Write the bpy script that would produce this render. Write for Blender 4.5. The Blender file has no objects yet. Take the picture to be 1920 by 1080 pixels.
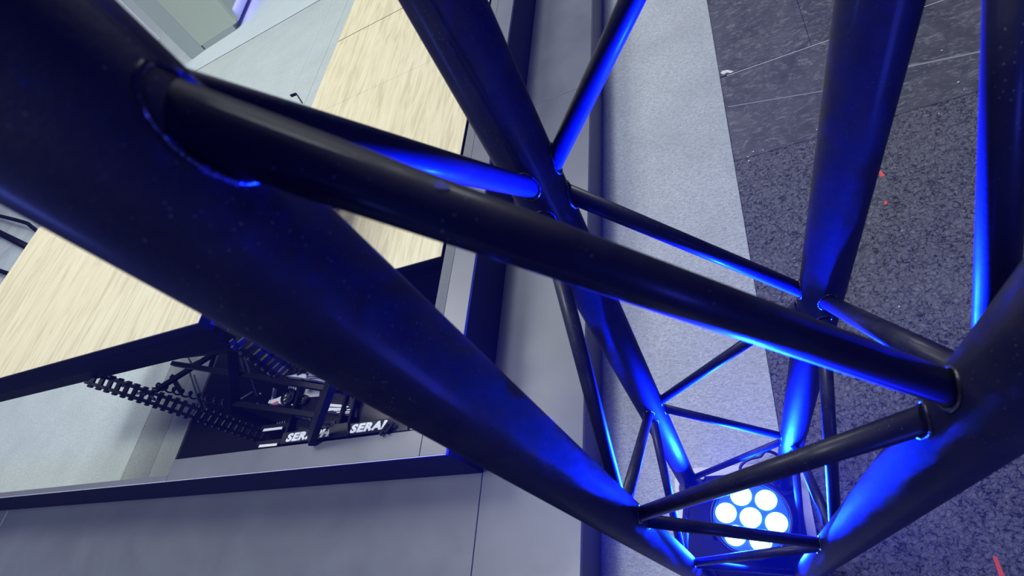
import bpy, bmesh, math, random
from mathutils import Vector, Matrix
random.seed(4)
S = bpy.context.scene
COL = S.collection
# ------------------------------------------------------------------ camera
F = 848.408; PPX = 1059.08; PPY = 767.19; H = 1.41
R = Matrix(((0.93213096, 0.03535149, -0.36039164),
            (-0.11619841, -0.91339545, -0.39013675),
            (-0.342972, 0.40553548, -0.8472964)))          # rows: image right, image down, view
cam = bpy.data.cameras.new('camera'); co = bpy.data.objects.new('camera', cam); COL.objects.link(co)
right, up, back = R[0], -R[1], -R[2]
M = Matrix.Identity(4)
for i in range(3):
    M[i][0] = right[i]; M[i][1] = up[i]; M[i][2] = back[i]
M.translation = Vector((0, 0, H))
co.matrix_world = M
cam.sensor_width = 36; cam.lens = 36 * F / 1920
cam.shift_x = -(PPX - 960) / 1920; cam.shift_y = (PPY - 540) / 1920
cam.clip_start = 0.005; cam.clip_end = 100
cam.dof.use_dof = True; cam.dof.focus_distance = 1.1; cam.dof.aperture_fstop = 14
S.camera = co
# ------------------------------------------------------------------ world, lights, exposure
S.view_settings.view_transform = 'Standard'; S.view_settings.look = 'None'
S.view_settings.gamma = 1; S.view_settings.use_curve_mapping = False
S.view_settings.exposure = 0.0
w = bpy.data.worlds.new('hall'); S.world = w; w.use_nodes = True
w.node_tree.nodes['Background'].inputs[0].default_value = (0.25, 0.30, 1.0, 1)
w.node_tree.nodes['Background'].inputs[1].default_value = 0.07

def area(name, loc, target, size, energy, color, sy=None):
    l = bpy.data.lights.new(name, 'AREA'); l.energy = energy; l.color = color
    l.shape = 'RECTANGLE'; l.size = size; l.size_y = sy or size
    o = bpy.data.objects.new(name, l); COL.objects.link(o); o.location = loc
    o.rotation_euler = (Vector(target) - Vector(loc)).to_track_quat('-Z', 'Y').to_euler()
    return o
area('hall_lamp_main', (-2.3, .2, 6.5), (-1.5, 1.2, 0), 1.3, 210, (0.93, 0.98, 1.0))
area('hall_lamp_left', (-5.5, 4.5, 6.5), (-3.5, 3.5, 0), 3.0, 375, (0.97, 1.0, 0.93))
area('hall_blue_wash', (-6.0, -2.0, 3.0), (-4.2, .2, 0), .8, 42, (0.12, 0.18, 1.0))
area('hall_lamp_back', (-1.5, 6.4, 6.5), (-.4, 1.6, 0), 2.2, 230, (0.93, 0.98, 1.0))
#area('hall_lamp_near', (-2.2, -1.5, 5.5), (-1.0, 1.0, 0), 2.5, 70, (0.72, 0.76, 1.0))
area('added_blue_fill_right', (1.1, -1.2, 1.5), (.25, .3, .3), .5, 15, (0.06, 0.08, 1.0))  # added unseen blue fill for floor, carpet and outer truss sides

# ------------------------------------------------------------------ helpers
def T(px, py, d):
    """world point seen at photo pixel (px, py) lying d metres below the lens"""
    v = Vector(((px - PPX) / F, (py - PPY) / F, 1.0))
    r = R.transposed() @ v
    r *= d / -r.z
    return Vector((r.x, r.y, H + r.z))

def link(name, me, mat=None, parent=None, smooth=False):
    o = bpy.data.objects.new(name, me); COL.objects.link(o)
    if mat is not None and not me.materials: me.materials.append(mat)
    if parent: o.parent = parent
    if smooth:
        for p in me.polygons: p.use_smooth = True
    return o

def obj(name, bm, mat, parent=None, smooth=False):
    me = bpy.data.meshes.new(name); bm.normal_update(); bm.to_mesh(me); bm.free()
    return link(name, me, mat, parent, smooth)

def tag(o, label, cat, group=None, kind=None):
    if label: o['label'] = label
    if cat: o['category'] = cat
    if group: o['group'] = group
    if kind: o['kind'] = kind
    return o

def thing(name, label, cat, loc=(0, 0, 0), group=None):
    o = bpy.data.objects.new(name, None); COL.objects.link(o); o.empty_display_size = .05
    o.location = loc
    return tag(o, label, cat, group)

def part(name, bm, mat, parent, smooth=False, label=None):
    """bm is in world coordinates; parent sits at its own location"""
    base = Vector(parent.location); q = parent.parent
    while q: base += Vector(q.location); q = q.parent
    bmesh.ops.translate(bm, verts=bm.verts, vec=-base)
    o = obj(name, bm, mat, parent, smooth)
    if label: o['label'] = label
    return o

def box(bm, a, b, bev=0.0, seg=2):
    a = Vector(a); b = Vector(b)
    n = len(bm.verts)
    r = bmesh.ops.create_cube(bm, size=1)
    vs = r['verts']
    bmesh.ops.scale(bm, verts=vs, vec=[abs(b[i] - a[i]) for i in range(3)])
    bmesh.ops.translate(bm, verts=vs, vec=(a + b) / 2)
    if bev > 0:
        es = list({e for v in vs for e in v.link_edges})
        bmesh.ops.bevel(bm, geom=es, offset=bev, segments=seg, profile=.5, affect='EDGES')
    return bm

def frame(d):
    d = d.normalized()
    u = d.cross(Vector((0, 0, 1)) if abs(d.z) < .95 else Vector((1, 0, 0))).normalized()
    return d, u, d.cross(u)

def tube(bm, pts, rad, n=20, caps=True):
    pts = [Vector(p) for p in pts]
    rads = rad if isinstance(rad, (list, tuple)) else [rad] * len(pts)
    rings = []
    pu = None
    for i, p in enumerate(pts):
        if i == 0: d = pts[1] - p
        elif i == len(pts) - 1: d = p - pts[i - 1]
        else: d = (pts[i + 1] - p).normalized() + (p - pts[i - 1]).normalized()
        d, u, v = frame(d)
        if pu is not None:
            u = (pu - d * pu.dot(d)).normalized(); v = d.cross(u)
        pu = u
        rings.append([bm.verts.new(p + (u * math.cos(t) + v * math.sin(t)) * rads[i])
                      for t in [2 * math.pi * k / n for k in range(n)]])
    for a, b in zip(rings, rings[1:]):
        for k in range(n):
            f = bm.faces.new((a[k], a[(k + 1) % n], b[(k + 1) % n], b[k])); f.smooth = True
    if caps:
        bm.faces.new(rings[0][::-1]); bm.faces.new(rings[-1])
    return bm

def beam(bm, a, b, wd, th, roll=None, bev=0.001):
    """rectangular bar from a to b"""
    a = Vector(a); b = Vector(b)
    d = (b - a); L = d.length; d.normalize()
    z = Vector(roll) if roll is not None else Vector((0, 0, 1))
    if abs(z.dot(d)) > .98: z = Vector((0, 1, 0))
    x = d.cross(z).normalized(); z = x.cross(d).normalized()
    m = Matrix((x * wd, z * th, d * L)).transposed().to_4x4(); m.translation = (a + b) / 2
    r = bmesh.ops.create_cube(bm, size=1); vs = r['verts']
    bmesh.ops.transform(bm, verts=vs, matrix=m)
    if bev:
        bmesh.ops.bevel(bm, geom=list({e for v in vs for e in v.link_edges}), offset=bev, segments=1, affect='EDGES')
    return bm

def disc(bm, c, r, h, n=32, axis=(0, 0, 1)):
    a = Vector(axis).normalized(); c = Vector(c)
    return tube(bm, [c, c + a * h], r, n)

B = bmesh.new
# ------------------------------------------------------------------ materials
def mat(name, base, rough=.5, metal=0, spec=.5, coat=0, emit=None, es=0):
    m = bpy.data.materials.new(name); m.use_nodes = True
    p = m.node_tree.nodes['Principled BSDF']
    p.inputs['Base Color'].default_value = (*base, 1); p.inputs['Roughness'].default_value = rough
    p.inputs['Metallic'].default_value = metal; p.inputs['Specular IOR Level'].default_value = spec
    p.inputs['Coat Weight'].default_value = coat
    if emit:
        p.inputs['Emission Color'].default_value = (*emit, 1); p.inputs['Emission Strength'].default_value = es
    return m

class NT:
    def __init__(s, m):
        s.m = m; s.n = m.node_tree.nodes; s.l = m.node_tree.links; s.p = s.n['Principled BSDF']
        s.co = s.n.new('ShaderNodeTexCoord').outputs['Object']
        g = s.n.new('ShaderNodeNewGeometry'); s.pos = g.outputs['Position']
    def map(s, scale, rot=(0, 0, 0), src=None):
        k = s.n.new('ShaderNodeMapping'); k.inputs['Scale'].default_value = scale; k.inputs['Rotation'].default_value = rot
        s.l.new(src or s.pos, k.inputs[0]); return k.outputs[0]
    def noise(s, vec, scale, detail=4, rough=.55, dist=0):
        k = s.n.new('ShaderNodeTexNoise'); s.l.new(vec, k.inputs['Vector'])
        k.inputs['Scale'].default_value = scale; k.inputs['Detail'].default_value = detail
        k.inputs['Roughness'].default_value = rough; k.inputs['Distortion'].default_value = dist
        return k.outputs['Fac']
    def voro(s, vec, scale, feat='F1'):
        k = s.n.new('ShaderNodeTexVoronoi'); k.feature = feat; s.l.new(vec, k.inputs['Vector'])
        k.inputs['Scale'].default_value = scale; return k.outputs['Distance']
    def ramp(s, fac, stops):
        k = s.n.new('ShaderNodeValToRGB'); e = k.color_ramp.elements
        while len(e) < len(stops): e.new(.5)
        for q, (a, c) in zip(e, stops):
            q.position = a; q.color = (*c, 1) if isinstance(c, tuple) else (c, c, c, 1)
        s.l.new(fac, k.inputs[0]); return k.outputs[0]
    def mix(s, fac, a, b, mode='MIX'):
        k = s.n.new('ShaderNodeMix'); k.data_type = 'RGBA'; k.blend_type = mode
        for sock, v in ((k.inputs[0], fac), (k.inputs[6], a), (k.inputs[7], b)):
            if isinstance(v, (int, float)): sock.default_value = v
            elif isinstance(v, tuple): sock.default_value = (*v, 1)
            else: s.l.new(v, sock)
        return k.outputs[2]
    def color(s, c): s.l.new(c, s.p.inputs['Base Color'])
    def rough(s, c): s.l.new(c, s.p.inputs['Roughness'])
    def bump(s, h, strength, dist=.001):
        k = s.n.new('ShaderNodeBump'); k.inputs['Strength'].default_value = strength
        k.inputs['Distance'].default_value = dist; s.l.new(h, k.inputs['Height'])
        s.l.new(k.outputs[0], s.p.inputs['Normal'])

# black truss coat with dust flecks; blue lens flare tinted into its colour
M_truss = mat('black_coat_blue_flare', (.004, .004, .02), .52, spec=.28, coat=.14)
t = NT(M_truss); t.p.inputs['Coat Roughness'].default_value = .2
fleck = t.ramp(t.voro(t.pos, 380), [(0.0, 1.0), (.17, 0.0)])
sel = t.ramp(t.noise(t.pos, 40, 5, .7), [(.47, 0.0), (.58, 1.0)])
sn = t.n.new('ShaderNodeSeparateXYZ'); t.l.new(t.n.new('ShaderNodeNewGeometry').outputs['Normal'], sn.inputs[0])
top = t.ramp(sn.outputs['Z'], [(.15, 0.05), (.60, 1.0)])          # dust settles on the upper sides
sel = t.mix(1.0, sel, top, 'MULTIPLY')
fm = t.mix(1.0, fleck, sel, 'MULTIPLY')
film = t.ramp(t.noise(t.map((1, 1, 1)), 25, 5, .6), [(.45, (.003, .003, .028)), (.75, (.005, .005, .036))])  # navy tones carry the blue flare over the black paint
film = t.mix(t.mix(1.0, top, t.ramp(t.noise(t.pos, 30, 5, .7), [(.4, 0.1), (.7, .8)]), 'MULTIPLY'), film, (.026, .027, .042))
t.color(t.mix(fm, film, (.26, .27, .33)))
t.rough(t.ramp(t.noise(t.pos, 90, 4), [(.3, .46), (.75, .58)]))
t.bump(t.noise(t.pos, 700, 2), .10, .0006)
M_weld = mat('weld_bead_black', (.02, .02, .024), .22, spec=.7)
t = NT(M_weld); t.bump(t.noise(t.pos, 220, 3), .6, .002)
M_chip = mat('bare_primer_chip', (.45, .46, .52), .6)

# carpets
def carpet(name, c1, c2):
    m = mat(name, c1, .95, spec=.1); t = NT(m)
    n1 = t.noise(t.map((1, 2.2, 1), (0, 0, .35)), 75, 5, .65, 1.2)
    n2 = t.noise(t.map((1, 1.6, 1), (0, 0, -.5)), 320, 3, .6)
    n3 = t.noise(t.pos, 3.5, 3)
    a = t.ramp(n1, [(.38, c1), (.62, c2)])
    a = t.mix(t.ramp(n2, [(.42, 0.0), (.62, .55)]), a, tuple(min(1, v * 1.25) for v in c2))
    a = t.mix(t.ramp(n3, [(.4, 0.0), (.7, .25)]), a, c1)
    t.color(a); t.bump(t.mix(.5, n1, n2), .8, .005)
    return m
M_carpet = carpet('aisle_grey_felt_carpet', (.24, .26, .275), (.52, .55, .58))
M_carpet_b = carpet('booth_grey_carpet', (.31, .355, .35), (.49, .54, .53))
M_carpet_d = carpet('booth_dark_grey_carpet', (.22, .245, .235), (.32, .35, .335))
M_carpet_e = carpet('booth_edge_carpet', (.29, .32, .30), (.42, .455, .43))
M_carpet_l = carpet('booth_pale_carpet', (.40, .47, .49), (.54, .60, .62))

# black smooth vinyl floor
M_vinyl = mat('black_vinyl_floor', (.03, .03, .035), .5, spec=.4)
t = NT(M_vinyl)
n1 = t.noise(t.pos, 6, 8, .68, .6); n2 = t.noise(t.map((1, 3, 1), (0, 0, .4)), 22, 9, .72, 1.5)
n3 = t.noise(t.pos, 160, 5, .7)
base = t.ramp(n1, [(.35, (.035, .036, .045)), (.6, (.075, .076, .086)), (.8, (.12, .12, .125))])
smear = t.ramp(t.mix(.5, n2, t.noise(t.pos, 9, 9, .75, 2.5)), [(.50, 0.0), (.62, .9)])
base = t.mix(smear, base, (.22, .225, .24))
speck = t.mix(1.0, t.ramp(t.voro(t.pos, 55), [(.0, 1.0), (.07, 0.0)]), t.ramp(t.noise(t.pos, 9, 2), [(.5, 0.0), (.6, 1.0)]), 'MULTIPLY')
base = t.mix(speck, base, (.5, .52, .55))
base = t.mix(t.ramp(n3, [(.3, 0.0), (.8, .5)]), base, (.07, .07, .08))
t.color(base); t.rough(t.ramp(n2, [(.3, .42), (.7, .7)])); t.bump(n3, .25, .001)
# coarse rubber floor
M_rubber = mat('black_coarse_rubber_floor', (.03, .03, .035), .5, spec=.35)
t = NT(M_rubber)
warp = t.n.new('ShaderNodeVectorMath'); warp.operation = 'MULTIPLY_ADD'
nz = t.n.new('ShaderNodeTexNoise'); nz.inputs['Scale'].default_value = 45; nz.inputs['Detail'].default_value = 3
t.l.new(t.pos, nz.inputs['Vector']); t.l.new(nz.outputs['Color'], warp.inputs[0])
warp.inputs[1].default_value = (.02, .02, .0); t.l.new(t.pos, warp.inputs[2])
v1 = t.voro(warp.outputs[0], 75); v2 = t.noise(warp.outputs[0], 95, 5, .62, .8)
pit = t.ramp(v2, [(.38, (.018, .018, .024)), (.47, (.115, .115, .13)), (.70, (.20, .20, .225))])
big = t.noise(t.pos, 5, 6, .65)
pit = t.mix(t.ramp(big, [(.5, 0.0), (.75, .55)]), pit, (.20, .20, .215))
sp = t.mix(1.0, t.ramp(t.voro(t.pos, 70), [(.0, 1.0), (.08, 0.0)]), t.ramp(t.noise(t.pos, 7, 3), [(.55, 0.0), (.62, 1.0)]), 'MULTIPLY')
t.color(t.mix(sp, pit, (.5, .52, .55)))
t.bump(v2, 1.0, .012)
# grey satin laminate of the plinth
M_ledge = mat('grey_satin_laminate', (.17, .18, .21), .33, spec=.5)
t = NT(M_ledge)
c = t.ramp(t.noise(t.pos, 2.2, 4, .6, .8), [(.35, (.105, .112, .132)), (.7, (.135, .145, .165))])
t.color(c); t.rough(t.ramp(t.noise(t.map((1, 1, 1)), 3.5, 5, .6, 1), [(.3, .30), (.7, .44)]))
t.bump(t.noise(t.pos, 900, 2), .05, .0004)
M_skirt = mat('dark_grey_plinth_side', (.060, .060, .085), .5)
M_black = mat('black_satin_panel', (.007, .007, .009), .6, spec=.12)
M_cap = mat('grey_wall_cap', (.215, .225, .25), .38)
t = NT(M_cap); t.color(t.ramp(t.noise(t.pos, 4, 4), [(.35, (.135, .14, .165)), (.7, (.165, .172, .195))]))
M_felt = mat('grey_felt_strip', (.20, .21, .225), .9)
t = NT(M_felt); t.color(t.ramp(t.noise(t.pos, 260, 4), [(.35, (.12, .125, .14)), (.7, (.18, .19, .20))]))
M_white_edge = mat('white_edge_trim', (.65, .66, .7), .4)
# wood
M_wood = mat('pale_oak_laminate', (.7, .6, .4), .45)
t = NT(M_wood)
g1 = t.noise(t.map((11, 1.0, 1)), 3.2, 6, .6, 1.0)
g2 = t.noise(t.map((26, 1.2, 1)), 6, 5, .65, .6)
a = t.ramp(g1, [(.36, (.56, .49, .31)), (.5, (.68, .61, .40)), (.66, (.74, .67, .46))])
a = t.mix(t.ramp(g2, [(.54, 0.0), (.74, .35)]), a, (.50, .43, .27))
t.color(a); t.bump(g2, .1, .0006)
M_blackmetal = mat('black_steel', (.003, .003, .006), .5, spec=.15)
M_blackplastic = mat('black_plastic', (.006, .006, .010), .36, spec=.35)
M_cable = mat('black_rubber_cable', (.01, .01, .012), .45)
M_greyrod = mat('grey_painted_rod', (.20, .21, .25), .4)
M_endface = mat('dark_grey_end_cap', (.09, .095, .12), .5)
M_white = mat('white_print', (.82, .84, .86), .45)
M_whitepl = mat('white_plastic', (.88, .89, .87), .4)
M_pink = mat('pink_plastic', (.65, .12, .22), .5)
M_teal = mat('teal_plastic', (.10, .45, .48), .5)
M_chrome = mat('brushed_metal', (.6, .62, .66), .3, metal=1)
M_cabinet = mat('white_green_lacquer', (.50, .57, .47), .35)
M_cabinet2 = mat('pale_grey_lacquer', (.40, .45, .43), .4)
M_cabinet3 = mat('white_lacquer', (.90, .93, .95), .35)
M_mat = mat('smooth_pale_floor', (.42, .47, .53), .5)
t = NT(M_mat); t.color(t.ramp(t.noise(t.pos, 2.0, 5, .6, .8), [(.38, (.36, .40, .46)), (.65, (.50, .56, .62))]))
M_plate = mat('zinc_base_plate', (.62, .62, .60), .45)
M_red = mat('red_paper', (.75, .09, .06), .6)
M_chalk = mat('pale_paint_flake', (.6, .62, .58), .7)
M_led = mat('blue_white_led_lens', (.5, .7, 1), .2, emit=(.10, .62, 1.0), es=14)
M_ledring = mat('lit_reflector_face', (.02, .05, .4), .4, emit=(0.0, .035, 1.0), es=1.5)
M_strip = mat('violet_led_strip', (.3, .25, .9), .4, emit=(.20, .16, 1.0), es=.9)

# ------------------------------------------------------------------ setting: floor and carpets (all in metres, z = 0 is carpet level)
def slab(name, a, b, m, parent=None, label=None, bev=.0015):
    bm = box(B(), a, b, bev, 1)
    if parent is None:
        o = obj(name, bm, m); o['kind'] = 'structure'
    else:
        o = part(name, bm, m, parent)
    if label: o['label'] = label
    return o
floor = slab('floor', (-18, -3, -.06), (8, 14, -.012), M_black, bev=0)
floor['label'] = 'hall floor of black rubber, vinyl panels and grey carpet strips'
EX = .127                                                        # edge between grey carpet and black floor
def cp(name, a, b, m, label=None): return slab(name, a, b, m, floor, label)
cp('carpet_strip', (-.55, -2.5, -.012), (EX, 9, 0), M_carpet, 'light grey felt carpet strip beside the truss')
cp('rubber_mat', (EX + .001, -2.5, -.012), (6, 1.69, -.004), M_rubber, 'coarse black rubber flooring')
ys = [1.693, 2.243, 2.9, 3.9]
cp('floor_panel', (EX + .001, 1.693, -.012), (6, 2.24, -.005), M_vinyl, 'scuffed black vinyl panel')
cp('floor_panel', (EX + .001, 2.246, -.012), (.50, 3.4, -.0035), M_vinyl)
cp('floor_panel', (.502, 2.246, -.012), (2.3, 3.4, -.0040), M_vinyl)
cp('floor_panel', (2.303, 2.246, -.012), (6, 3.4, -.0045), M_vinyl)
cp('floor_panel', (EX + .001, 3.404, -.012), (6, 9, -.004), M_vinyl)
# booth floor
cp('carpet_strip', (-7.0, .20, -.012), (-3.25, 5.70, 0), M_carpet_b, 'pale grey booth carpet')
cp('carpet_strip', (-3.249, .20, -.012), (-3.0, 2.30, -.0012), M_carpet_d, 'darker grey carpet strip')
cp('carpet_strip', (-2.996, .20, -.012), (-2.82, 2.30, 0), M_carpet_e)
cp('carpet_strip', (-3.249, 2.304, -.012), (-3.0, 5.70, 0), M_carpet_b)
cp('carpet_strip', (-2.997, 2.304, -.012), (-2.812, 5.70, 0), M_carpet_b)
cp('black_mat', (-2.812, .20, -.012), (-.56, 2.30, -.006), M_black, 'black mat under the desks')
cp('carpet_strip', (-2.812, 2.304, -.012), (-.56, 5.70, 0), M_carpet_b)
cp('carpet_strip', (-14, 5.725, -.012), (-.56, 13, 0), M_carpet_l, 'pale bluish carpet beyond the joint')
cp('smooth_floor', (-14, -2, -.012), (-7.002, 5.70, -.002), M_mat, 'smooth pale grey floor at far left')

# paint flakes, scraps on the floor
def scrap(name, pts, m, label, cat, z=-.004, h=.0015, group=None):
    bm = B(); lo = [bm.verts.new((x, y, z)) for x, y in pts]; hi = [bm.verts.new((x, y, z + h)) for x, y in pts]
    n = len(pts); bm.faces.new(lo[::-1]); bm.faces.new(hi)
    for k in range(n): bm.faces.new((lo[k], lo[(k + 1) % n], hi[(k + 1) % n], hi[k]))
    o = obj(name, bm, m); tag(o, label, cat, group); return o
def fl(px, py): p = T(px, py, H + .003); return (p.x, p.y)
scrap('paper_scrap', [fl(1648, 323), fl(1652, 319), fl(1659, 330), fl(1652, 332)], M_red,
      'larger red paper scrap on coarse black floor, nearest the smooth vinyl', 'scrap')
scrap('paper_scrap', [fl(1657, 378), fl(1662, 376), fl(1664, 382), fl(1659, 384)], M_red,
      'tiny red paper scrap on coarse black floor, below the larger one', 'scrap')
scrap('red_tape_mark', [fl(1861, 1042), fl(1869, 1044), fl(1890, 1095), fl(1878, 1095)], M_red,
      'red tape sliver on black floor at lower right corner', 'tape')
scrap('paint_flake', [fl(1351, 137), fl(1354, 133), fl(1364, 131), fl(1376, 134), fl(1370, 137), fl(1362, 136), fl(1357, 140)], M_chalk,
      'pale paint flake at the end of the vinyl floor seam beside grey carpet', 'debris')
bm = B(); box(bm, (EX + .03, 2.2385, -.006), (3.2, 2.2415, -.0035)); 
o = obj('white_seam_line', bm, M_chalk); o.parent = floor; 
bm = B(); beam(bm, (*fl(1365, 200), -.0042), (*fl(1545, 170), -.0042), .006, .001, bev=0)
o = obj('scratch_line', bm, mat('scuff_grey', (.22, .22, .25), .7)); o.parent = floor
bm = B(); beam(bm, (*fl(1700, 125), -.0042), (*fl(1840, 96), -.0042), .010, .001, bev=0)
o = obj('scratch_line', bm, bpy.data.materials['scuff_grey']); o.parent = floor
random.seed(11)
bm = B()
for k in range(70):
    x = random.uniform(EX + .01, 1.6); y = random.gauss(1.70, .03) if k < 45 else random.uniform(.4, 2.8)
    r = random.uniform(.0012, .004)
    vs = [bm.verts.new((x + r * math.cos(a) * random.uniform(.5, 1.3), y + r * math.sin(a) * random.uniform(.5, 1.3), -.003)) for a in (0, 1.3, 2.5, 3.8, 5)]
    f = bm.faces.new(vs); 
    e = bmesh.ops.extrude_face_region(bm, geom=[f]); bmesh.ops.translate(bm, verts=[v for v in e['geom'] if isinstance(v, bmesh.types.BMVert)], vec=(0, 0, .0012))
tag(obj('floor_grit', bm, M_chalk), 'scattered pale grit and paint specks on the black floor', 'debris', kind='stuff')

# ------------------------------------------------------------------ grey plinth ledge (top at 0.20) and low wall (top at 0.40)
led = thing('plinth_ledge', 'low grey laminate ledge running in an L around the dark low wall', 'ledge', (-.6, .2, 0))
ZL = .20; ox = -.427; ix = -.765; oy = .053; iy = .391
def lp(name, a, b, m, bev=.0012, label=None): part(name, box(B(), a, b, bev, 1), m, led, label=label)
lp('top_panel', (ix + .0012, oy, ZL - .018), (ox, 2.195, ZL), M_ledge)
lp('top_panel', (ix + .0012, 2.198, ZL - .018), (ox, 4.4, ZL), M_ledge)
lp('top_panel', (ix + .0012, 4.403, ZL - .018), (ox, 6.6, ZL), M_ledge)
lp('top_panel', (-3.730, oy, ZL - .018), (ix - .0012, iy + .006, ZL), M_ledge)
lp('top_panel', (-6.2, oy, ZL - .018), (-3.734, iy + .006, ZL), M_ledge)
lp('side_panel', (ox - .016, oy + .002, .0005), (ox - .002, 6.6, ZL - .0185), M_skirt, label='dark grey outer side')
lp('side_panel', (-6.2, oy + .002, .0005), (ox - .018, oy + .016, ZL - .0185), M_skirt)
lw = thing('low_partition', 'low black-faced partition with grey cap enclosing the desks', 'partition', (-.8, .43, 0))
ZW = .40
def wp(name, a, b, m, bev=.001, label=None): part(name, box(B(), a, b, bev, 1), m, lw, label=label)
wp('wall_panel', (ix - .016, iy, .0005), (ix, 6.6, ZW - .0125), M_black, label='black outer face')
wp('wall_panel', (-6.2, iy, .0005), (ix - .017, iy + .016, ZW - .0125), M_black)
wp('wall_panel', (-.900, iy + .09, .0005), (-.884, 6.6, ZW - .0125), M_black)
wp('cap_panel', (-.857, iy, ZW - .012), (ix, 6.6, ZW), M_cap, label='grey cap')
wp('cap_panel', (-.902, iy + .086, ZW - .012), (-.8585, 6.6, ZW - .001), M_felt, label='grey felt edge strip')
wp('cap_panel', (-2.02, iy, ZW - .012), (-.8585, iy + .085, ZW), M_cap)
wp('cap_panel', (-6.2, iy - .001, ZW - .012), (-2.022, iy + .024, ZW), M_cap)
wp('edge_trim', (-6.2, iy - .0025, ZW - .004), (ix - .002, iy - .0008, ZW + .0006), M_white_edge, bev=0, label='thin pale edge line')

# ------------------------------------------------------------------ lattice truss tower
XA, XB_, YA, YB = -.1335, .1170, .098, .351
CH = {'A': (-.1290, .0970), 'B': (-.1390, .3490), 'C': (.1150, .3530), 'D': (.1180, .0990)}   # set down a hair out of square
tower = thing('truss_tower', 'black welded lattice truss tower of four tubes with zigzag braces, lit blue', 'truss',
              ((XA + XB_) / 2, (YA + YB) / 2, .010))
RC, RB = .025, .0080
for k, (x, y) in CH.items():
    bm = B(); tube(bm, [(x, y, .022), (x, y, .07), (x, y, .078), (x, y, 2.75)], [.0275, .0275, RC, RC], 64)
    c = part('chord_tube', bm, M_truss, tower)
NODES = {'A': [.013, .505, 1.010], 'B': [.258, .761, 1.284], 'C': [.021, .513, 1.017], 'D': [.254, .762, 1.265]}   # metres below the lens
NODE0 = {k: v[0] for k, v in NODES.items()}
def nodes(k, lo, hi):
    return [NODES[k][0] - .505 * n for n in (3, 2, 1) if lo < NODES[k][0] - .505 * n] + NODES[k]
MAXD, MIND = 1.345, -1.25
k1k2 = ''
def brace(p, q, r=RB):
    """tube welded between two chords; ends pinched against the chord"""
    p = Vector(p); q = Vector(q); d = (q - p).normalized(); hd = Vector((d.x, d.y, 0)); hl = hd.length; 
    cut = RC * .88 / hl
    a = p + d * cut; b = q - d * cut
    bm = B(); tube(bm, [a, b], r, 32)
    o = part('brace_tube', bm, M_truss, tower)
    for e, s in ((p, 1), (q, -1)):
        if k1k2 == 'AB' and abs(H - e.z) < .1: continue      # ground flush there
        bm = B(); c = e + d * s * (RC * 1.02 / hl); n = 26; m = 8
        dd, u, v = frame(d)
        # ring wraps the joint: ellipse lying on the chord surface
        up = Vector((0, 0, 1)); side = up.cross(hd).normalized()
        ring = []
        out = Vector((d.x, d.y, 0)).normalized() * s
        cc = Vector((e.x, e.y, 0)) 
        for i in range(n):
            t_ = 2 * math.pi * i / n
            sv = math.sin(t_) * (r + .0012); zv = math.cos(t_) * (r + .0012) / hl
            rr = RC + .0004
            depth = math.sqrt(max(0, rr * rr - sv * sv))
            z = c.z + zv + (depth - RC * 1.02) * (d.z / hl) * s * 1.0
            ring.append(Vector((e.x, e.y, z)) + out * depth + side * sv)
        rings = []
        for i in range(n):
            tg = (ring[(i + 1) % n] - ring[i - 1]).normalized(); rad = .0010 * (1 + .25 * math.sin(i * 2.9) + .15 * math.sin(i * 5.3))
            w1 = tg.cross(out).normalized(); w2 = w1.cross(tg)
            rings.append([bm.verts.new(ring[i] + (w1 * math.cos(a_) + w2 * math.sin(a_)) * rad) for a_ in [2 * math.pi * j / m for j in range(m)]])
        for i in range(n):
            A_, B2 = rings[i], rings[(i + 1) % n]
            for j in range(m):
                f = bm.faces.new((A_[j], A_[(j + 1) % m], B2[(j + 1) % m], B2[j])); f.smooth = True
        w_ = part('weld_bead', bm, M_weld, o)
    return o
for k1, k2 in (('A', 'B'), ('B', 'C'), ('C', 'D'), ('D', 'A')):
    seq = sorted([(d, k1) for d in nodes(k1, MIND, MAXD)] + [(d, k2) for d in nodes(k2, MIND, MAXD)])
    k1k2 = k1 + k2
    for (d1, a), (d2, b) in zip(seq, seq[1:]):
        o_ = -.006                                   # braces meet just above and below the node point
        brace((*CH[a], H - d1 - o_), (*CH[b], H - d2 + o_))
# base plate: rounded square with lightening holes left out
def rounded(cx, cy, hx, hy, r, n=8):
    pts = []
    for sx, sy, a0 in ((1, 1, 0), (-1, 1, 90), (-1, -1, 180), (1, -1, 270)):
        for i in range(n + 1):
            a = math.radians(a0 + 90 * i / n)
            pts.append((cx + sx * (hx - r) + r * math.cos(a), cy + sy * (hy - r) + r * math.sin(a)))
    return pts
def prism(pts, z0, z1, bev=0):
    bm = B(); lo = [bm.verts.new((x, y, z0)) for x, y in pts]; hi = [bm.verts.new((x, y, z1)) for x, y in pts]; n = len(pts)
    bm.faces.new(lo[::-1]); f = bm.faces.new(hi)
    for k in range(n): bm.faces.new((lo[k], lo[(k + 1) % n], hi[(k + 1) % n], hi[k]))
    if bev: bmesh.ops.bevel(bm, geom=list(f.edges), offset=bev, segments=2, affect='EDGES')
    return bm
cx, cy = (XA + XB_) / 2, (YA + YB) / 2
part('base_plate', prism(rounded(cx, cy, .182, .190, .045), .0005, .010, .0015), M_plate, tower, label='pale metal base plate')
part('rubber_sheet', prism(rounded(cx, cy, .158, .162, .02), .0102, .0124, .0005), M_black, tower, label='black rubber sheet on the base plate')
for k, (x, y) in CH.items():
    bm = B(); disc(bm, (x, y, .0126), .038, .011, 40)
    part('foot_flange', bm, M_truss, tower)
    for a in (45, 225):
        bm = B(); disc(bm, (x + .046 * math.cos(math.radians(a)), y + .046 * math.sin(math.radians(a)), .0126), .007, .006, 6)
        part('bolt', bm, M_chrome, tower)
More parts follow.
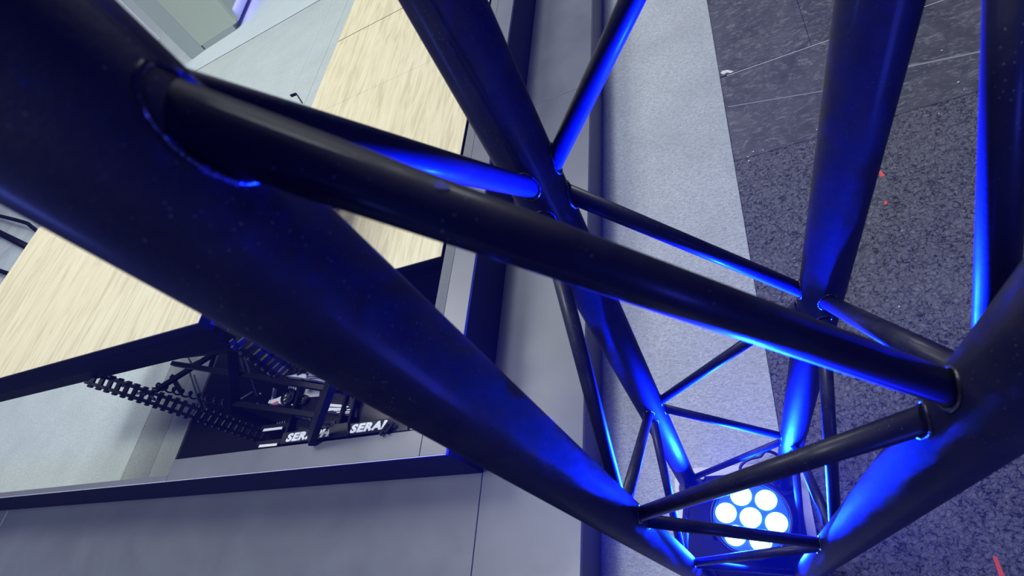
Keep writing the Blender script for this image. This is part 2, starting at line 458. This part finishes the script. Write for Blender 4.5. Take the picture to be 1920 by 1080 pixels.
# paint chip on the near brace
pa = Vector((*CH['A'], H - NODE0['A'] + .006)); pb = Vector((*CH['D'], H - NODE0['D'] - .006)); ad = (pb - pa).normalized()
def on_brace(px, py, rad):
    o = Vector((0, 0, H)); d = (T(px, py, 1.0) - o).normalized()
    w = o - pa; dp = d - ad * d.dot(ad); wp_ = w - ad * w.dot(ad)
    a_, b_, c_ = dp.dot(dp), 2 * dp.dot(wp_), wp_.dot(wp_) - rad * rad
    return o + d * ((-b_ - math.sqrt(max(0, b_ * b_ - 4 * a_ * c_))) / (2 * a_))
bm = B()
lo_r = [on_brace(x, y, RB - .0003) for x, y in ((813, 345), (818, 338), (828, 339), (838, 346), (843, 352), (836, 355), (824, 354), (815, 351))]
hi_r = [on_brace(x, y, RB + .0002) for x, y in ((813, 345), (818, 338), (828, 339), (838, 346), (843, 352), (836, 355), (824, 354), (815, 351))]
lo_v = [bm.verts.new(v) for v in lo_r]; hi_v = [bm.verts.new(v) for v in hi_r]
bm.faces.new(hi_v); bm.faces.new(lo_v[::-1])
for k in range(8): bm.faces.new((lo_v[k], lo_v[(k + 1) % 8], hi_v[(k + 1) % 8], hi_v[k]))
bmesh.ops.recalc_face_normals(bm, faces=bm.faces)
part('paint_chip', bm, M_chip, tower, label='pale chip in the black paint')

# ------------------------------------------------------------------ LED stage light inside the truss
LX, LY, LZ = .0125, .2105, H - 1.15
par = thing('stage_light', 'round blue LED stage light with seven glowing lenses standing inside the truss base', 'light', (LX, LY, .0145))
def lp_(name, bm, m, smooth=False, label=None, parent=par): return part(name, bm, m, parent, smooth, label)
bm = B(); tube(bm, [(LX, LY, .075), (LX, LY, .085), (LX, LY, .12), (LX, LY, LZ - .02), (LX, LY, LZ + .004)], [.055, .066, .080, .088, .088], 48)
lp_('housing', bm, M_blackplastic)
bm = B()      # rim ring
n = 48; prof = [(.080, .004), (.090, .004), (.091, .012), (.0905, .020), (.083, .020), (.080, .012)]
rg = [[bm.verts.new((LX + r * math.cos(2 * math.pi * i / n), LY + r * math.sin(2 * math.pi * i / n), LZ - .004 + z)) for r, z in prof] for i in range(n)]
for i in range(n):
    for j in range(len(prof)):
        f = bm.faces.new((rg[i][j], rg[(i + 1) % n][j], rg[(i + 1) % n][(j + 1) % 6], rg[i][(j + 1) % 6])); f.smooth = True
lp_('bezel', bm, M_blackplastic)
bm = B(); disc(bm, (LX, LY, LZ + .0045), .0798, .003, 48); lp_('reflector_face', bm, M_ledring, label='blue lit front face')
base_ang = math.atan2(.0158, .0298)  # from photo
cen = T(1408, 972, 1.145)
offs = [(0, 0)]
for i in range(6):
    a = math.radians(-14 + 60 * i); offs.append((.0545 * math.cos(a), .0545 * math.sin(a)))
for dx, dy in offs:
    bm = B(); n = 28
    prev = None
    c = Vector((LX + dx, LY + dy, LZ + .0078))
    tube(bm, [c, c + Vector((0, 0, .003)), c + Vector((0, 0, .006)), c + Vector((0, 0, .0078))], [.0235, .0235, .019, .010], n)
    lp_('lens', bm, M_led, label='glowing LED lens')
# yoke, two arms and a knob
bm = B()
for s in (-1, 1):
    beam(bm, (LX + s * .1, LY, .0145), (LX + s * .1, LY, .16), .026, .004, (1, 0, 0))
beam(bm, (LX - .1, LY, .0145), (LX + .1, LY, .0145), .026, .005)
lp_('yoke', bm, M_blackmetal)
for s in (-1, 1):
    bm = B(); disc(bm, (LX + s * .098 - (.018 if s < 0 else -.004), LY, .145), .014, .014, 8, (1, 0, 0)); lp_('knob', bm, M_blackplastic)
# the lamp's own light
L = bpy.data.lights.new('led_beam', 'AREA'); L.shape = 'DISK'; L.size = .13; L.energy = 420; L.color = (.0006, .008, 1.0)
lo_ = bpy.data.objects.new('led_beam', L); COL.objects.link(lo_); lo_.location = (LX, LY, LZ + .025); lo_.rotation_euler = (math.pi, 0, 0)
# power cable
pts = [T(1470, 862, 1.385), T(1452, 850, 1.37), T(1436, 846, 1.36), T(1425, 856, 1.36), T(1408, 860, 1.37), T(1394, 868, 1.375), T(1388, 880, 1.37), T(1400, 895, 1.33), Vector((LX, LY + .07, .10))]
def smooth_path(pts, k=6):
    out = []
    for i in range(len(pts) - 1):
        p0, p1, p2, p3 = pts[max(i - 1, 0)], pts[i], pts[i + 1], pts[min(i + 2, len(pts) - 1)]
        for j in range(k):
            t_ = j / k
            out.append(.5 * ((2 * p1) + (-p0 + p2) * t_ + (2 * p0 - 5 * p1 + 4 * p2 - p3) * t_ ** 2 + (-p0 + 3 * p1 - 3 * p2 + p3) * t_ ** 3))
    return out + [pts[-1]]
bm = B(); tube(bm, smooth_path(pts), .0045, 12)
tag(obj('power_cable', bm, M_cable), 'looped black power cable beside the blue stage light', 'cable')

# ------------------------------------------------------------------ desks
ZD = H - .66
def desk(label, x0, x1, y0, y1, splits, thick=.027, ZD=ZD, legs=()):
    d = thing('desk' if ZD > .6 else 'low_table', label, 'desk' if ZD > .6 else 'table', ((x0 + x1) / 2, (y0 + y1) / 2, 0))
    ys = [y0] + splits + [y1]
    for a, b in zip(ys, ys[1:]):
        part('tabletop_board', box(B(), (x0, a + .0010, ZD - thick), (x1, b - .0010, ZD), .0008, 1), M_wood, d)
    part('edge_band', box(B(), (x0, y0 - .0022, ZD - thick - .002), (x1, y0 - .0002, ZD - .0015), 0), M_black, d, label='black front edge')
    part('edge_band', box(B(), (x1 + .0002, y0 - .0022, ZD - thick - .002), (x1 + .0022, y1, ZD - .0015), 0), M_black, d)
    return d
d1 = desk('pale oak desk with black apron at left, cable spine below it', -3.353, -1.479, .756, 1.775, [])
part('apron', box(B(), (-3.35, .757, ZD - .082), (-1.482, .775, ZD - .0295), .001, 1), M_black, d1, label='black front apron')
part('end_panel', box(B(), (-1.497, .777, ZD - .082), (-1.481, 1.77, ZD - .0295), .001, 1), M_endface, d1, label='dark grey end panel')
part('crossbar', box(B(), (-3.30, .762, ZD - .136), (-1.52, .80, ZD - .084), .003, 2), M_blackmetal, d1)
part('edge_band', box(B(), (-1.4810, .80, ZD - .081), (-1.4790, .803, ZD - .03), 0), M_greyrod, d1)
for x, y in ((-3.27, 1.68), (-1.58, 1.68)):
    part('leg', box(B(), (x - .03, y - .03, .0005), (x + .03, y + .03, ZD - .0275 if y > 1 else ZD - .0275), .003, 2), M_blackmetal, d1)
ZQ = H - 1.02
d2 = desk('nearer low pale oak table with a faint board joint inside the grey-capped partition', -2.09, -.9245, 1.165, 3.293, [2.542], ZD=ZQ)
part('apron', box(B(), (-2.07, 1.19, ZQ - .09), (-.94, 1.21, ZQ - .0275), .001, 1), M_black, d2)
d3 = desk('farther low pale oak table beyond the dark seam', -2.09, -.9245, 3.300, 6.2, [4.75], ZD=ZQ)
for d_, y1_, y2_ in ((d2, 1.26, 3.22), (d3, 3.38, 6.1)):
    for x in (-2.03, -.99):
        for y in (y1_, y2_):
            part('leg', box(B(), (x - .025, y - .025, .0005), (x + .025, y + .025, ZQ - .0275), .003, 2), M_blackmetal, d_)
# small bracket sticking up at the rear left corner
bm = B(); 
for a, b in ((T(545, 180, .66), T(556, 176, .66)), (T(556, 176, .66), T(566, 192, .66))): beam(bm, a, b, .004, .010)
tag(obj('corner_bracket', bm, M_blackmetal), 'small black corner bracket behind the gap between the oak desks', 'bracket')

# black steel under-frame between the desks
fr = thing('steel_frame', 'black welded steel underframe standing beneath the oak desks', 'frame', (-1.6, .7, 0))
def bar(name, p, q, wd, th, m=M_blackmetal, label=None): part(name, beam(B(), p, q, wd, th), m, fr, label=label)
bar('upright', T(436, 652, .80), T(442, 772, 1.02), .036, .030)
bar('upright', T(625, 708, .84), T(583, 826, 1.0), .046, .02)
bar('crossbar', T(325, 682, .90), T(650, 735, .90), .018, .018)
bar('crossbar', T(440, 757, .98), T(600, 780, .98), .020, .018)
bar('crossbar', T(300, 672, .90), T(440, 655, .90), .016, .016)
bar('brace', T(283, 738, 1.0), T(400, 664, 1.0), .026, .012)
bar('brace', T(352, 690, 1.05), T(410, 660, 1.05), .018, .012)
bar('brace', T(392, 695, 1.1), T(404, 660, 1.1), .016, .012)
bar('brace', T(340, 735, 1.2), T(322, 705, 1.2), .022, .012)
for a, b in (((355, 696), (377, 766)), ((364, 704), (387, 770)), ((354, 672), (359, 682)), ((456, 662), (482, 742)), ((451, 672), (458, 696)), ((446, 650), (446, 752))):
    part('rod', tube(B(), [T(*a, 1.22), T(*b, 1.22)], .0045, 10), M_greyrod, fr, label='thin grey rod')
part('rod', tube(B(), [T(452, 748, 1.15), T(475, 734, 1.15)], .0035, 8), M_greyrod, fr)
# feet so that the frame stands
bar('leg', T(442, 772, 1.02), Vector((T(442, 772, 1.02).x, T(442, 772, 1.02).y, .0005)), .04, .03)

# cable spines hanging from the desks: chains of square ladder links
def link_mesh():
    bm = B()
    s = .019; hgt = .0125
    for x in (-1, 1):
        box(bm, (x * s - .0062, -.006, -.019), (x * s + .0062, .006, .019), .001, 1)
    box(bm, (-s - .012, -.006, -.0065), (s + .012, .006, .0065), .0015, 1)
    for x in (-1, 1):
        box(bm, (x * (s + .011) - .004, -.008, -.007), (x * (s + .011) + .004, .008, .007), .002, 1)
    me = bpy.data.meshes.new('link'); bm.to_mesh(me); bm.free(); me.materials.append(M_blackplastic); return me
LM = link_mesh()
def spine(label, path, n, rx, scale=1):
    o = thing('cable_spine', label, 'cable spine', path[0], 'cable spines')
    base = Vector(path[0])
    P = smooth_path([Vector(p) for p in path], 12)
    cum = [0]
    for a, b in zip(P, P[1:]): cum.append(cum[-1] + (b - a).length)
    for k in range(n):
        s = cum[-1] * (k + .5) / n
        i = max(j for j in range(len(cum) - 1) if cum[j] <= s)
        f = (s - cum[i]) / (cum[i + 1] - cum[i]); p = P[i].lerp(P[i + 1], f); d = (P[i + 1] - P[i]).normalized()
        l = bpy.data.objects.new('link', LM); COL.objects.link(l); l.parent = o
        x = Vector(rx); x = (x - d * x.dot(d)).normalized(); y = d.cross(x)
        m = Matrix((x, y, d)).transposed().to_4x4(); 
        m = m @ Matrix.Diagonal((scale, scale, scale, 1)); m.translation = p - base; l.matrix_local = m
    return o
sp1 = [T(168, 708, .78), T(245, 733, .88), T(355, 770, 1.05), T(440, 800, 1.22), T(500, 820, 1.34)]
spine('long black cable spine hanging below the left desk, against the pale carpet', sp1, 24, (.55, .83, 0), 1.05)
sp2 = [T(448, 632, .73), T(480, 658, .79), T(515, 684, .87), T(540, 702, .95)]
spine('shorter black cable spine hanging between the oak desks, close to the near truss tube', sp2, 8, (.6, .8, 0), 1.15)
# clump / clip on the spine
kn = [T(203 + k * 4.0 + random.uniform(-5, 5), 704 + k * 2.0 + random.uniform(-10, 8), random.uniform(.90, .96)) for k in range(22)]
tag(obj('cable_bundle', tube(B(), smooth_path(kn, 4), .0055, 8), M_cable), 'knotted black cable bundle on the long cable spine', 'cable')
# coiled cable
def coil(p, q, turns, r, th, m, label):
    p = Vector(p); q = Vector(q); d, u, v = frame(q - p); L_ = (q - p).length; n = turns * 12
    pts = [p + d * (L_ * i / n) + (u * math.cos(2 * math.pi * i / 12) + v * math.sin(2 * math.pi * i / 12)) * r for i in range(n + 1)]
    bm = B(); tube(bm, pts, th, 6); tag(obj('coiled_cable', bm, m), label, 'cable')
coil(T(288, 722, 1.0), T(425, 758, 1.12), 9, .014, .0042, M_cable, 'wavy black coiled cable above the long cable spine')
coil(T(478, 758, 1.08), T(586, 784, 1.02), 9, .008, .0026, M_greyrod, 'thin shiny coiled cable under the lower crossbar')

# ------------------------------------------------------------------ open-frame computers behind the low wall
def text_mesh(s, size, bold=.006, shear=.3):
    c = bpy.data.curves.new('lettering', 'FONT'); c.body = s; c.size = size; c.offset = bold * size; c.extrude = .0006; c.shear = shear
    c.space_character = 1.12; c.resolution_u = 3
    o = bpy.data.objects.new('tmp', c); COL.objects.link(o)
    dg = bpy.context.evaluated_depsgraph_get(); me = bpy.data.meshes.new_from_object(o.evaluated_get(dg))
    bpy.data.objects.remove(o); return me
def lettering(s, x, y, z, width, height, parent):
    me = text_mesh(s, 1.0, .06, .22)
    xs = [v.co.x for v in me.vertices]; ys = [v.co.y for v in me.vertices]
    sx = width / (max(xs) - min(xs)); sy = height / (max(ys) - min(ys)); x0 = min(xs); y0 = min(ys)
    for v in me.vertices:
        v.co.x = (v.co.x - x0) * sx; v.co.y = (v.co.y - y0) * sy
    me.materials.clear(); me.materials.append(M_white)
    o = bpy.data.objects.new('lettering', me); COL.objects.link(o); o.parent = parent
    o.location = Vector((x, y, z)) - Vector(parent.location); o['label'] = 'white italic lettering'
    return o
def fan(c, r, parent, m=M_blackplastic):
    c = Vector(c); bm = B()
    n = 32; rg = []
    for i in range(n):
        a = 2 * math.pi * i / n
        rg.append([bm.verts.new(c + Vector((math.cos(a) * q, math.sin(a) * q, z))) for q, z in ((r * .88, 0), (r, 0), (r, .012), (r * .88, .012))])
    for i in range(n):
        for j in range(4): bm.faces.new((rg[i][j], rg[(i + 1) % n][j], rg[(i + 1) % n][(j + 1) % 4], rg[i][(j + 1) % 4]))
    f = part('fan_ring', bm, m, parent)
    bm = B(); disc(bm, c, r * .3, .011, 20)
    for k in range(9):
        a = 2 * math.pi * k / 9
        p0 = c + Vector((math.cos(a) * r * .3, math.sin(a) * r * .3, .002)); p1 = c + Vector((math.cos(a + .35) * r * .84, math.sin(a + .35) * r * .84, .006))
        beam(bm, p0, p1, r * .26, .0012, bev=0)
    part('fan_blades', bm, mat_fan, parent)
mat_fan = mat('dark_fan_plastic', (.03, .03, .045), .35)
DT = 1.02; ZT = H - DT
def computer(label, x0, x1, y0, y1):
    c = thing('computer_case', label, 'computer', ((x0 + x1) / 2, (y0 + y1) / 2, 0))
    part('case_body', box(B(), (x0, y0, .0005), (x1, y1, ZT - .03), .004, 2), M_blackplastic, c)
    part('front_rail', box(B(), (x0, y0, ZT - .0295), (x1, y0 + .045, ZT), .003, 2), M_blackplastic, c)
    for x in (x0, x1 - .012):
        part('side_rail', box(B(), (x, y0 + .0455, ZT - .0295), (x + .012, y1, ZT - .004), .002, 1), M_blackmetal, c)
    return c
c1 = computer('open black computer case at left with white SERAPHIN lettering and a round fan', -1.475, -1.222, .489, .80)
x_, y_ = T(535, 829, DT).xy
lettering('SERAPHIN', x_, y_, ZT + .0002, .262, .031, c1)
p = T(545, 746, 1.05); fan((p.x, p.y, ZT - .028), .034, c1)
p = T(574, 752, 1.05); fan((p.x, p.y, ZT - .028), .020, c1)
def plate(px0, zd, m, parent, name, h=.004, label=None):
    pts = [T(x, y, zd) for x, y in px0]
    bm = prism([(q.x, q.y) for q in pts][::-1] if ((pts[1] - pts[0]).cross(pts[2] - pts[1])).z < 0 else [(q.x, q.y) for q in pts], pts[0].z - h, pts[0].z)
    return part(name, bm, m, parent, label=label)
plate([(570, 727), (600, 730), (598, 743), (568, 745)], 1.045, M_whitepl, c1, 'white_shroud', .012, 'white angular shroud')
plate([(502, 756), (505, 750), (518, 747), (538, 738), (534, 757)], 1.045, M_whitepl, c1, 'white_module', .02, 'off-white plastic module')
plate([(507, 758.5), (519, 752), (521, 758), (515, 758.7)], 1.041, M_pink, c1, 'pink_connector', .003, 'pink tab')
plate([(512, 727), (515, 728), (511, 747), (508, 748)], 1.045, M_whitepl, c1, 'memory_module', .01)
for k in range(4):
    plate([(541 + k * 4.2, 723 + k), (543.4 + k * 4.2, 723.4 + k), (542.2 + k * 4.2, 730 + k), (539.8 + k * 4.2, 729.6 + k)], 1.045, M_whitepl, c1, 'pin_header', .006)
for k in range(4):
    plate([(519.5 + k * 4.6, 792 - k), (521.5 + k * 4.6, 791.5 - k), (520 + k * 4.6, 797 - k), (518 + k * 4.6, 797.4 - k)], 1.03, M_chrome, c1, 'pin_header', .006)
plate([(484, 839), (487, 834), (520, 831), (518, 835.5)], 1.02, M_whitepl, c1, 'metal_strip', .004, 'bright metal strip')
plate([(492, 809), (495, 804), (530, 800), (528, 804.5)], 1.02, M_whitepl, c1, 'metal_strip', .004)
part('arm', beam(B(), T(484, 833, 1.03), T(540, 826, 1.03), .018, .010), M_blackmetal, c1)
part('arm', beam(B(), T(492, 803, 1.03), T(545, 797, 1.03), .018, .010), M_blackmetal, c1)
for q in ((488, 738), (548, 759)):
    bm = B(); bmesh.ops.create_icosphere(bm, subdivisions=2, radius=.0035, matrix=Matrix.Translation(T(*q, 1.0))); part('knob', bm, M_whitepl, c1, True)
c2 = computer('open black computer case at right with white SERAPHIN lettering and striped white emblem', -1.190, -.925, .489, .80)
x_, y_ = T(655, 813, DT).xy
lettering('SERAPHIN', x_, y_, ZT + .0002, .262, .031, c2)
part('strut', beam(B(), T(712, 816, 1.0), T(728, 794, 1.0), .012, .006), M_blackmetal, c2)
part('strut', beam(B(), T(722, 812, 1.0), T(738, 792, 1.0), .012, .006), M_blackmetal, c2)
part('strut', beam(B(), T(745, 803, 1.02), T(754, 794, 1.02), .006, .006), M_greyrod, c2)
# emblem: stacked slanted white stripes
for q in ([(617, 754), (620, 757), (641, 759), (654, 762), (652, 764), (612, 762)],
          [(611, 764), (650, 765), (646, 767), (616, 770.5), (610, 770)],
          [(626, 769.5), (647, 767.5), (647, 769), (625, 771.2)], [(650, 767.5), (658, 767), (659, 768.8), (650, 769)],
          [(630, 772.3), (662, 770.5), (663, 772), (632, 774)], [(645, 774.6), (664, 773), (665, 774.3), (647, 775.3)]):
    plate(q, 1.035, M_white, c2, 'emblem_stripe', .001)
plate([(600, 716), (640, 716), (668, 760), (668, 782), (600, 772)], 1.037, mat('brown_black_gloss', (.03, .025, .03), .3), c2, 'shroud', .01)
plate([(634, 735), (641, 733), (643, 737), (637, 740)], 1.03, M_whitepl, c2, 'white_module', .004)
plate([(600, 792), (602, 792), (601, 801), (598, 800)], 1.03, M_teal, c1, 'memory_module', .006, 'teal memory stick')
plate([(609, 791), (628, 789), (627, 797), (611, 799)], 1.03, mat_fan, c1, 'heatsink', .006)
plate([(727, 786), (764, 784), (764, 806), (722, 812)], 1.012, M_blackplastic, c2, 'cover', .004)
plate([(617, 797), (652, 792), (652, 818), (617, 822)], 1.012, M_blackplastic, c1, 'cover', .004)
plate([(592, 796), (616.8, 793), (616.8, 800.5), (592, 803)], 1.012, M_blackplastic, c1, 'cover', .004)
# white object edge at the end of the row, fragments near the tube
wb = thing('white_headset', 'small white device lying at the right end of the computers', 'device', T(766, 803, 1.02))
part('shell', prism([(q.x, q.y) for q in (T(760, 806, 1.02), T(774, 805, 1.02), T(767, 800, 1.02))], H - 1.035, H - 1.02, .001), M_whitepl, wb)
part('clip', tube(B(), [T(762, 803, 1.018), T(770, 802, 1.018)], .002, 8), M_blackplastic, wb)
# graphics card shroud behind, white with dark line
gc = thing('graphics_card', 'white graphics card shroud with dark curved line behind the open case', 'computer part', T(580, 706, 1.01))
part('shroud', prism([(q.x, q.y) for q in (T(534, 705, 1.01), T(560, 707, 1.01), T(600, 714, 1.01), T(612, 716, 1.01), T(592, 704, 1.01), T(578, 697, 1.01), T(560, 701, 1.01))], H - 1.03, H - 1.01), M_whitepl, gc)
part('cooler', disc(B(), T(572, 697, 1.0), .010, .02, 24), M_blackplastic, gc)
part('seam', tube(B(), smooth_path([T(578, 707, 1.005), T(590, 706, 1.005), T(604, 710, 1.005)]), .0018, 6), M_blackplastic, gc)
bm = B(); p = T(548, 694, 0.99); tube(bm, [p, p + Vector((.05, .01, .0))], .018, 16)
part('fan_hub', bm, M_blackplastic, gc)
part('lever', prism([(q.x, q.y) for q in (T(526, 673, 1.0), T(529, 673, 1.0), T(529, 680, 1.0), T(525, 679, 1.0))], H - 1.01, H - 1.0), M_teal, gc)
part('lever', prism([(q.x, q.y) for q in (T(530, 675, 1.0), T(536, 677, 1.0), T(534, 682, 1.0), T(530, 681, 1.0))], H - 1.01, H - 1.0), M_whitepl, gc)
# its stand
a = T(580, 706, 1.03); part('stand', box(B(), (a.x - .07, a.y - .02, .0005), (a.x + .05, a.y + .06, a.z - .001), .003, 1), M_blackmetal, gc)

# ------------------------------------------------------------------ white counters at the back left
def counter(name, label, base, hgt, m):
    o = thing(name, label, 'counter', (*base[0], 0))
    bm = prism(base, .0005, hgt, .004)
    part('body', bm, m, o)
    return o
b0 = T(360, 112, H); b1 = T(452, 50, H); bg = T(384, 94, H); e = Vector((-.05, 1, 0)).normalized()
dv = (b1 - b0).normalized(); nv = Vector((-dv.y, dv.x, 0))
ct = thing('white_counter', 'pale green-white counter with grey left half and violet glow along its right side', 'counter', (b0.x, b0.y, 0))
q0 = b0.xy; qg = bg.xy; q1 = b1.xy
part('body_panel', prism([tuple(q0), tuple(qg - dv.xy * .002), tuple(qg - dv.xy * .002 + nv.xy * 1.2), tuple(q0 + nv.xy * 1.2)], .0005, 1.0, .003), M_cabinet2, ct, label='grey-white half')
r = .03
pts_ = [tuple(qg), tuple(q1 - dv.xy * .05), tuple(q1 - dv.xy * .015 + nv.xy * .012), tuple(q1 + nv.xy * .05), tuple(q1 + nv.xy * 1.6), tuple(qg + nv.xy * 1.6)]
part('body_panel', prism(pts_, .048, 1.0, .003), M_cabinet, ct, label='pale green-white half')
part('recessed_base', prism([tuple(qg + dv.xy * .02), tuple(q1 - dv.xy * .08), tuple(q1 - dv.xy * .08 + nv.xy * 1.5), tuple(qg + dv.xy * .02 + nv.xy * 1.5)], .0005, .047), M_cabinet2, ct)
s0 = T(455, 46, H); s1 = T(481, -20, H); 
sd = (q1 + nv.xy * .06, q1 + nv.xy * 1.5)
bm = beam(B(), (sd[0].x - .045, sd[0].y + .05, .035), (sd[1].x - .045, sd[1].y, .035), .010, .008)
part('led_strip', bm, M_strip, ct, label='violet light strip')
st = bpy.data.lights.new('strip_glow', 'AREA'); st.shape = 'RECTANGLE'; st.size = .04; st.size_y = 1.3; st.energy = 2.2; st.color = (.22, .18, 1)
so = bpy.data.objects.new('strip_glow', st); COL.objects.link(so); mp = (sd[0] + sd[1]) / 2; so.location = (mp.x + .03, mp.y, .14)
so.rotation_euler = (0, 0, math.atan2(-(sd[1] - sd[0]).x, (sd[1] - sd[0]).y))
k0 = T(306, 60, H); k1 = T(300, 72, H)
wv = Vector((-.95, -.1, 0)).normalized()
c5 = thing('white_cabinet', 'bright white cabinet at upper left beside the thick near tube', 'cabinet', (k0.x, k0.y, 0))
part('body', prism([(k1.x, k1.y), (k0.x, k0.y), (k0.x, k0.y + .9), (k0.x - 1.2, k0.y + .9), (k0.x - 1.2, k1.y)], .0005, 1.0), M_cabinet3, c5)
part('door', box(B(), (k0.x - 1.1, k1.y - .02, .06), (k0.x - .06, k1.y - .002, .97), .002, 1), M_cabinet3, c5)

# ------------------------------------------------------------------ black tubular chair frame at far left
cf = thing('chair_frame', 'black tubular chair frame on pale floor at far left edge', 'chair', T(20, 440, H - .02))
zc = H - .05
def zt(px, py, d): return T(px, py, d)
part('frame_tube', tube(B(), smooth_path([zt(-120, 385, 1.30), zt(-30, 397, 1.30), zt(0, 405, 1.30), zt(46, 417, 1.30), zt(58, 424, 1.31), zt(90, 450, 1.33)], 5), .022, 16), M_blackmetal, cf)
part('frame_tube', tube(B(), [zt(-150, 360, 1.33), zt(0, 437, 1.33), zt(90, 482, 1.33)], .036, 16), M_blackmetal, cf)
part('frame_tube', tube(B(), [zt(-100, 470, 1.33), zt(0, 508, 1.33), zt(60, 528, 1.33)], .024, 16), M_blackmetal, cf)
for q in ((-118, 386), (88, 450)):
    a = zt(*q, 1.30); part('leg', tube(B(), [a, (a.x, a.y, .0005)], .02, 12), M_blackmetal, cf)

# ------------------------------------------------------------------ added haze volume, lit by the blue lamp, imitating lens glare
hz = box(B(), (-1.6, -.5, .015), (1.3, 1.5, 2.7))
M_glare_haze = bpy.data.materials.new('lens_glare_haze'); M_glare_haze.use_nodes = True
nt = M_glare_haze.node_tree; nt.nodes.clear()
vo = nt.nodes.new('ShaderNodeVolumeScatter'); vo.inputs['Color'].default_value = (.9, .92, 1, 1); vo.inputs['Density'].default_value = .0032
ou = nt.nodes.new('ShaderNodeOutputMaterial'); nt.links.new(vo.outputs[0], ou.inputs['Volume'])
h_ = obj('glare_haze', hz, M_glare_haze); tag(h_, 'added thin haze imitating lens glare around the blue-lit truss', 'haze', kind='stuff')
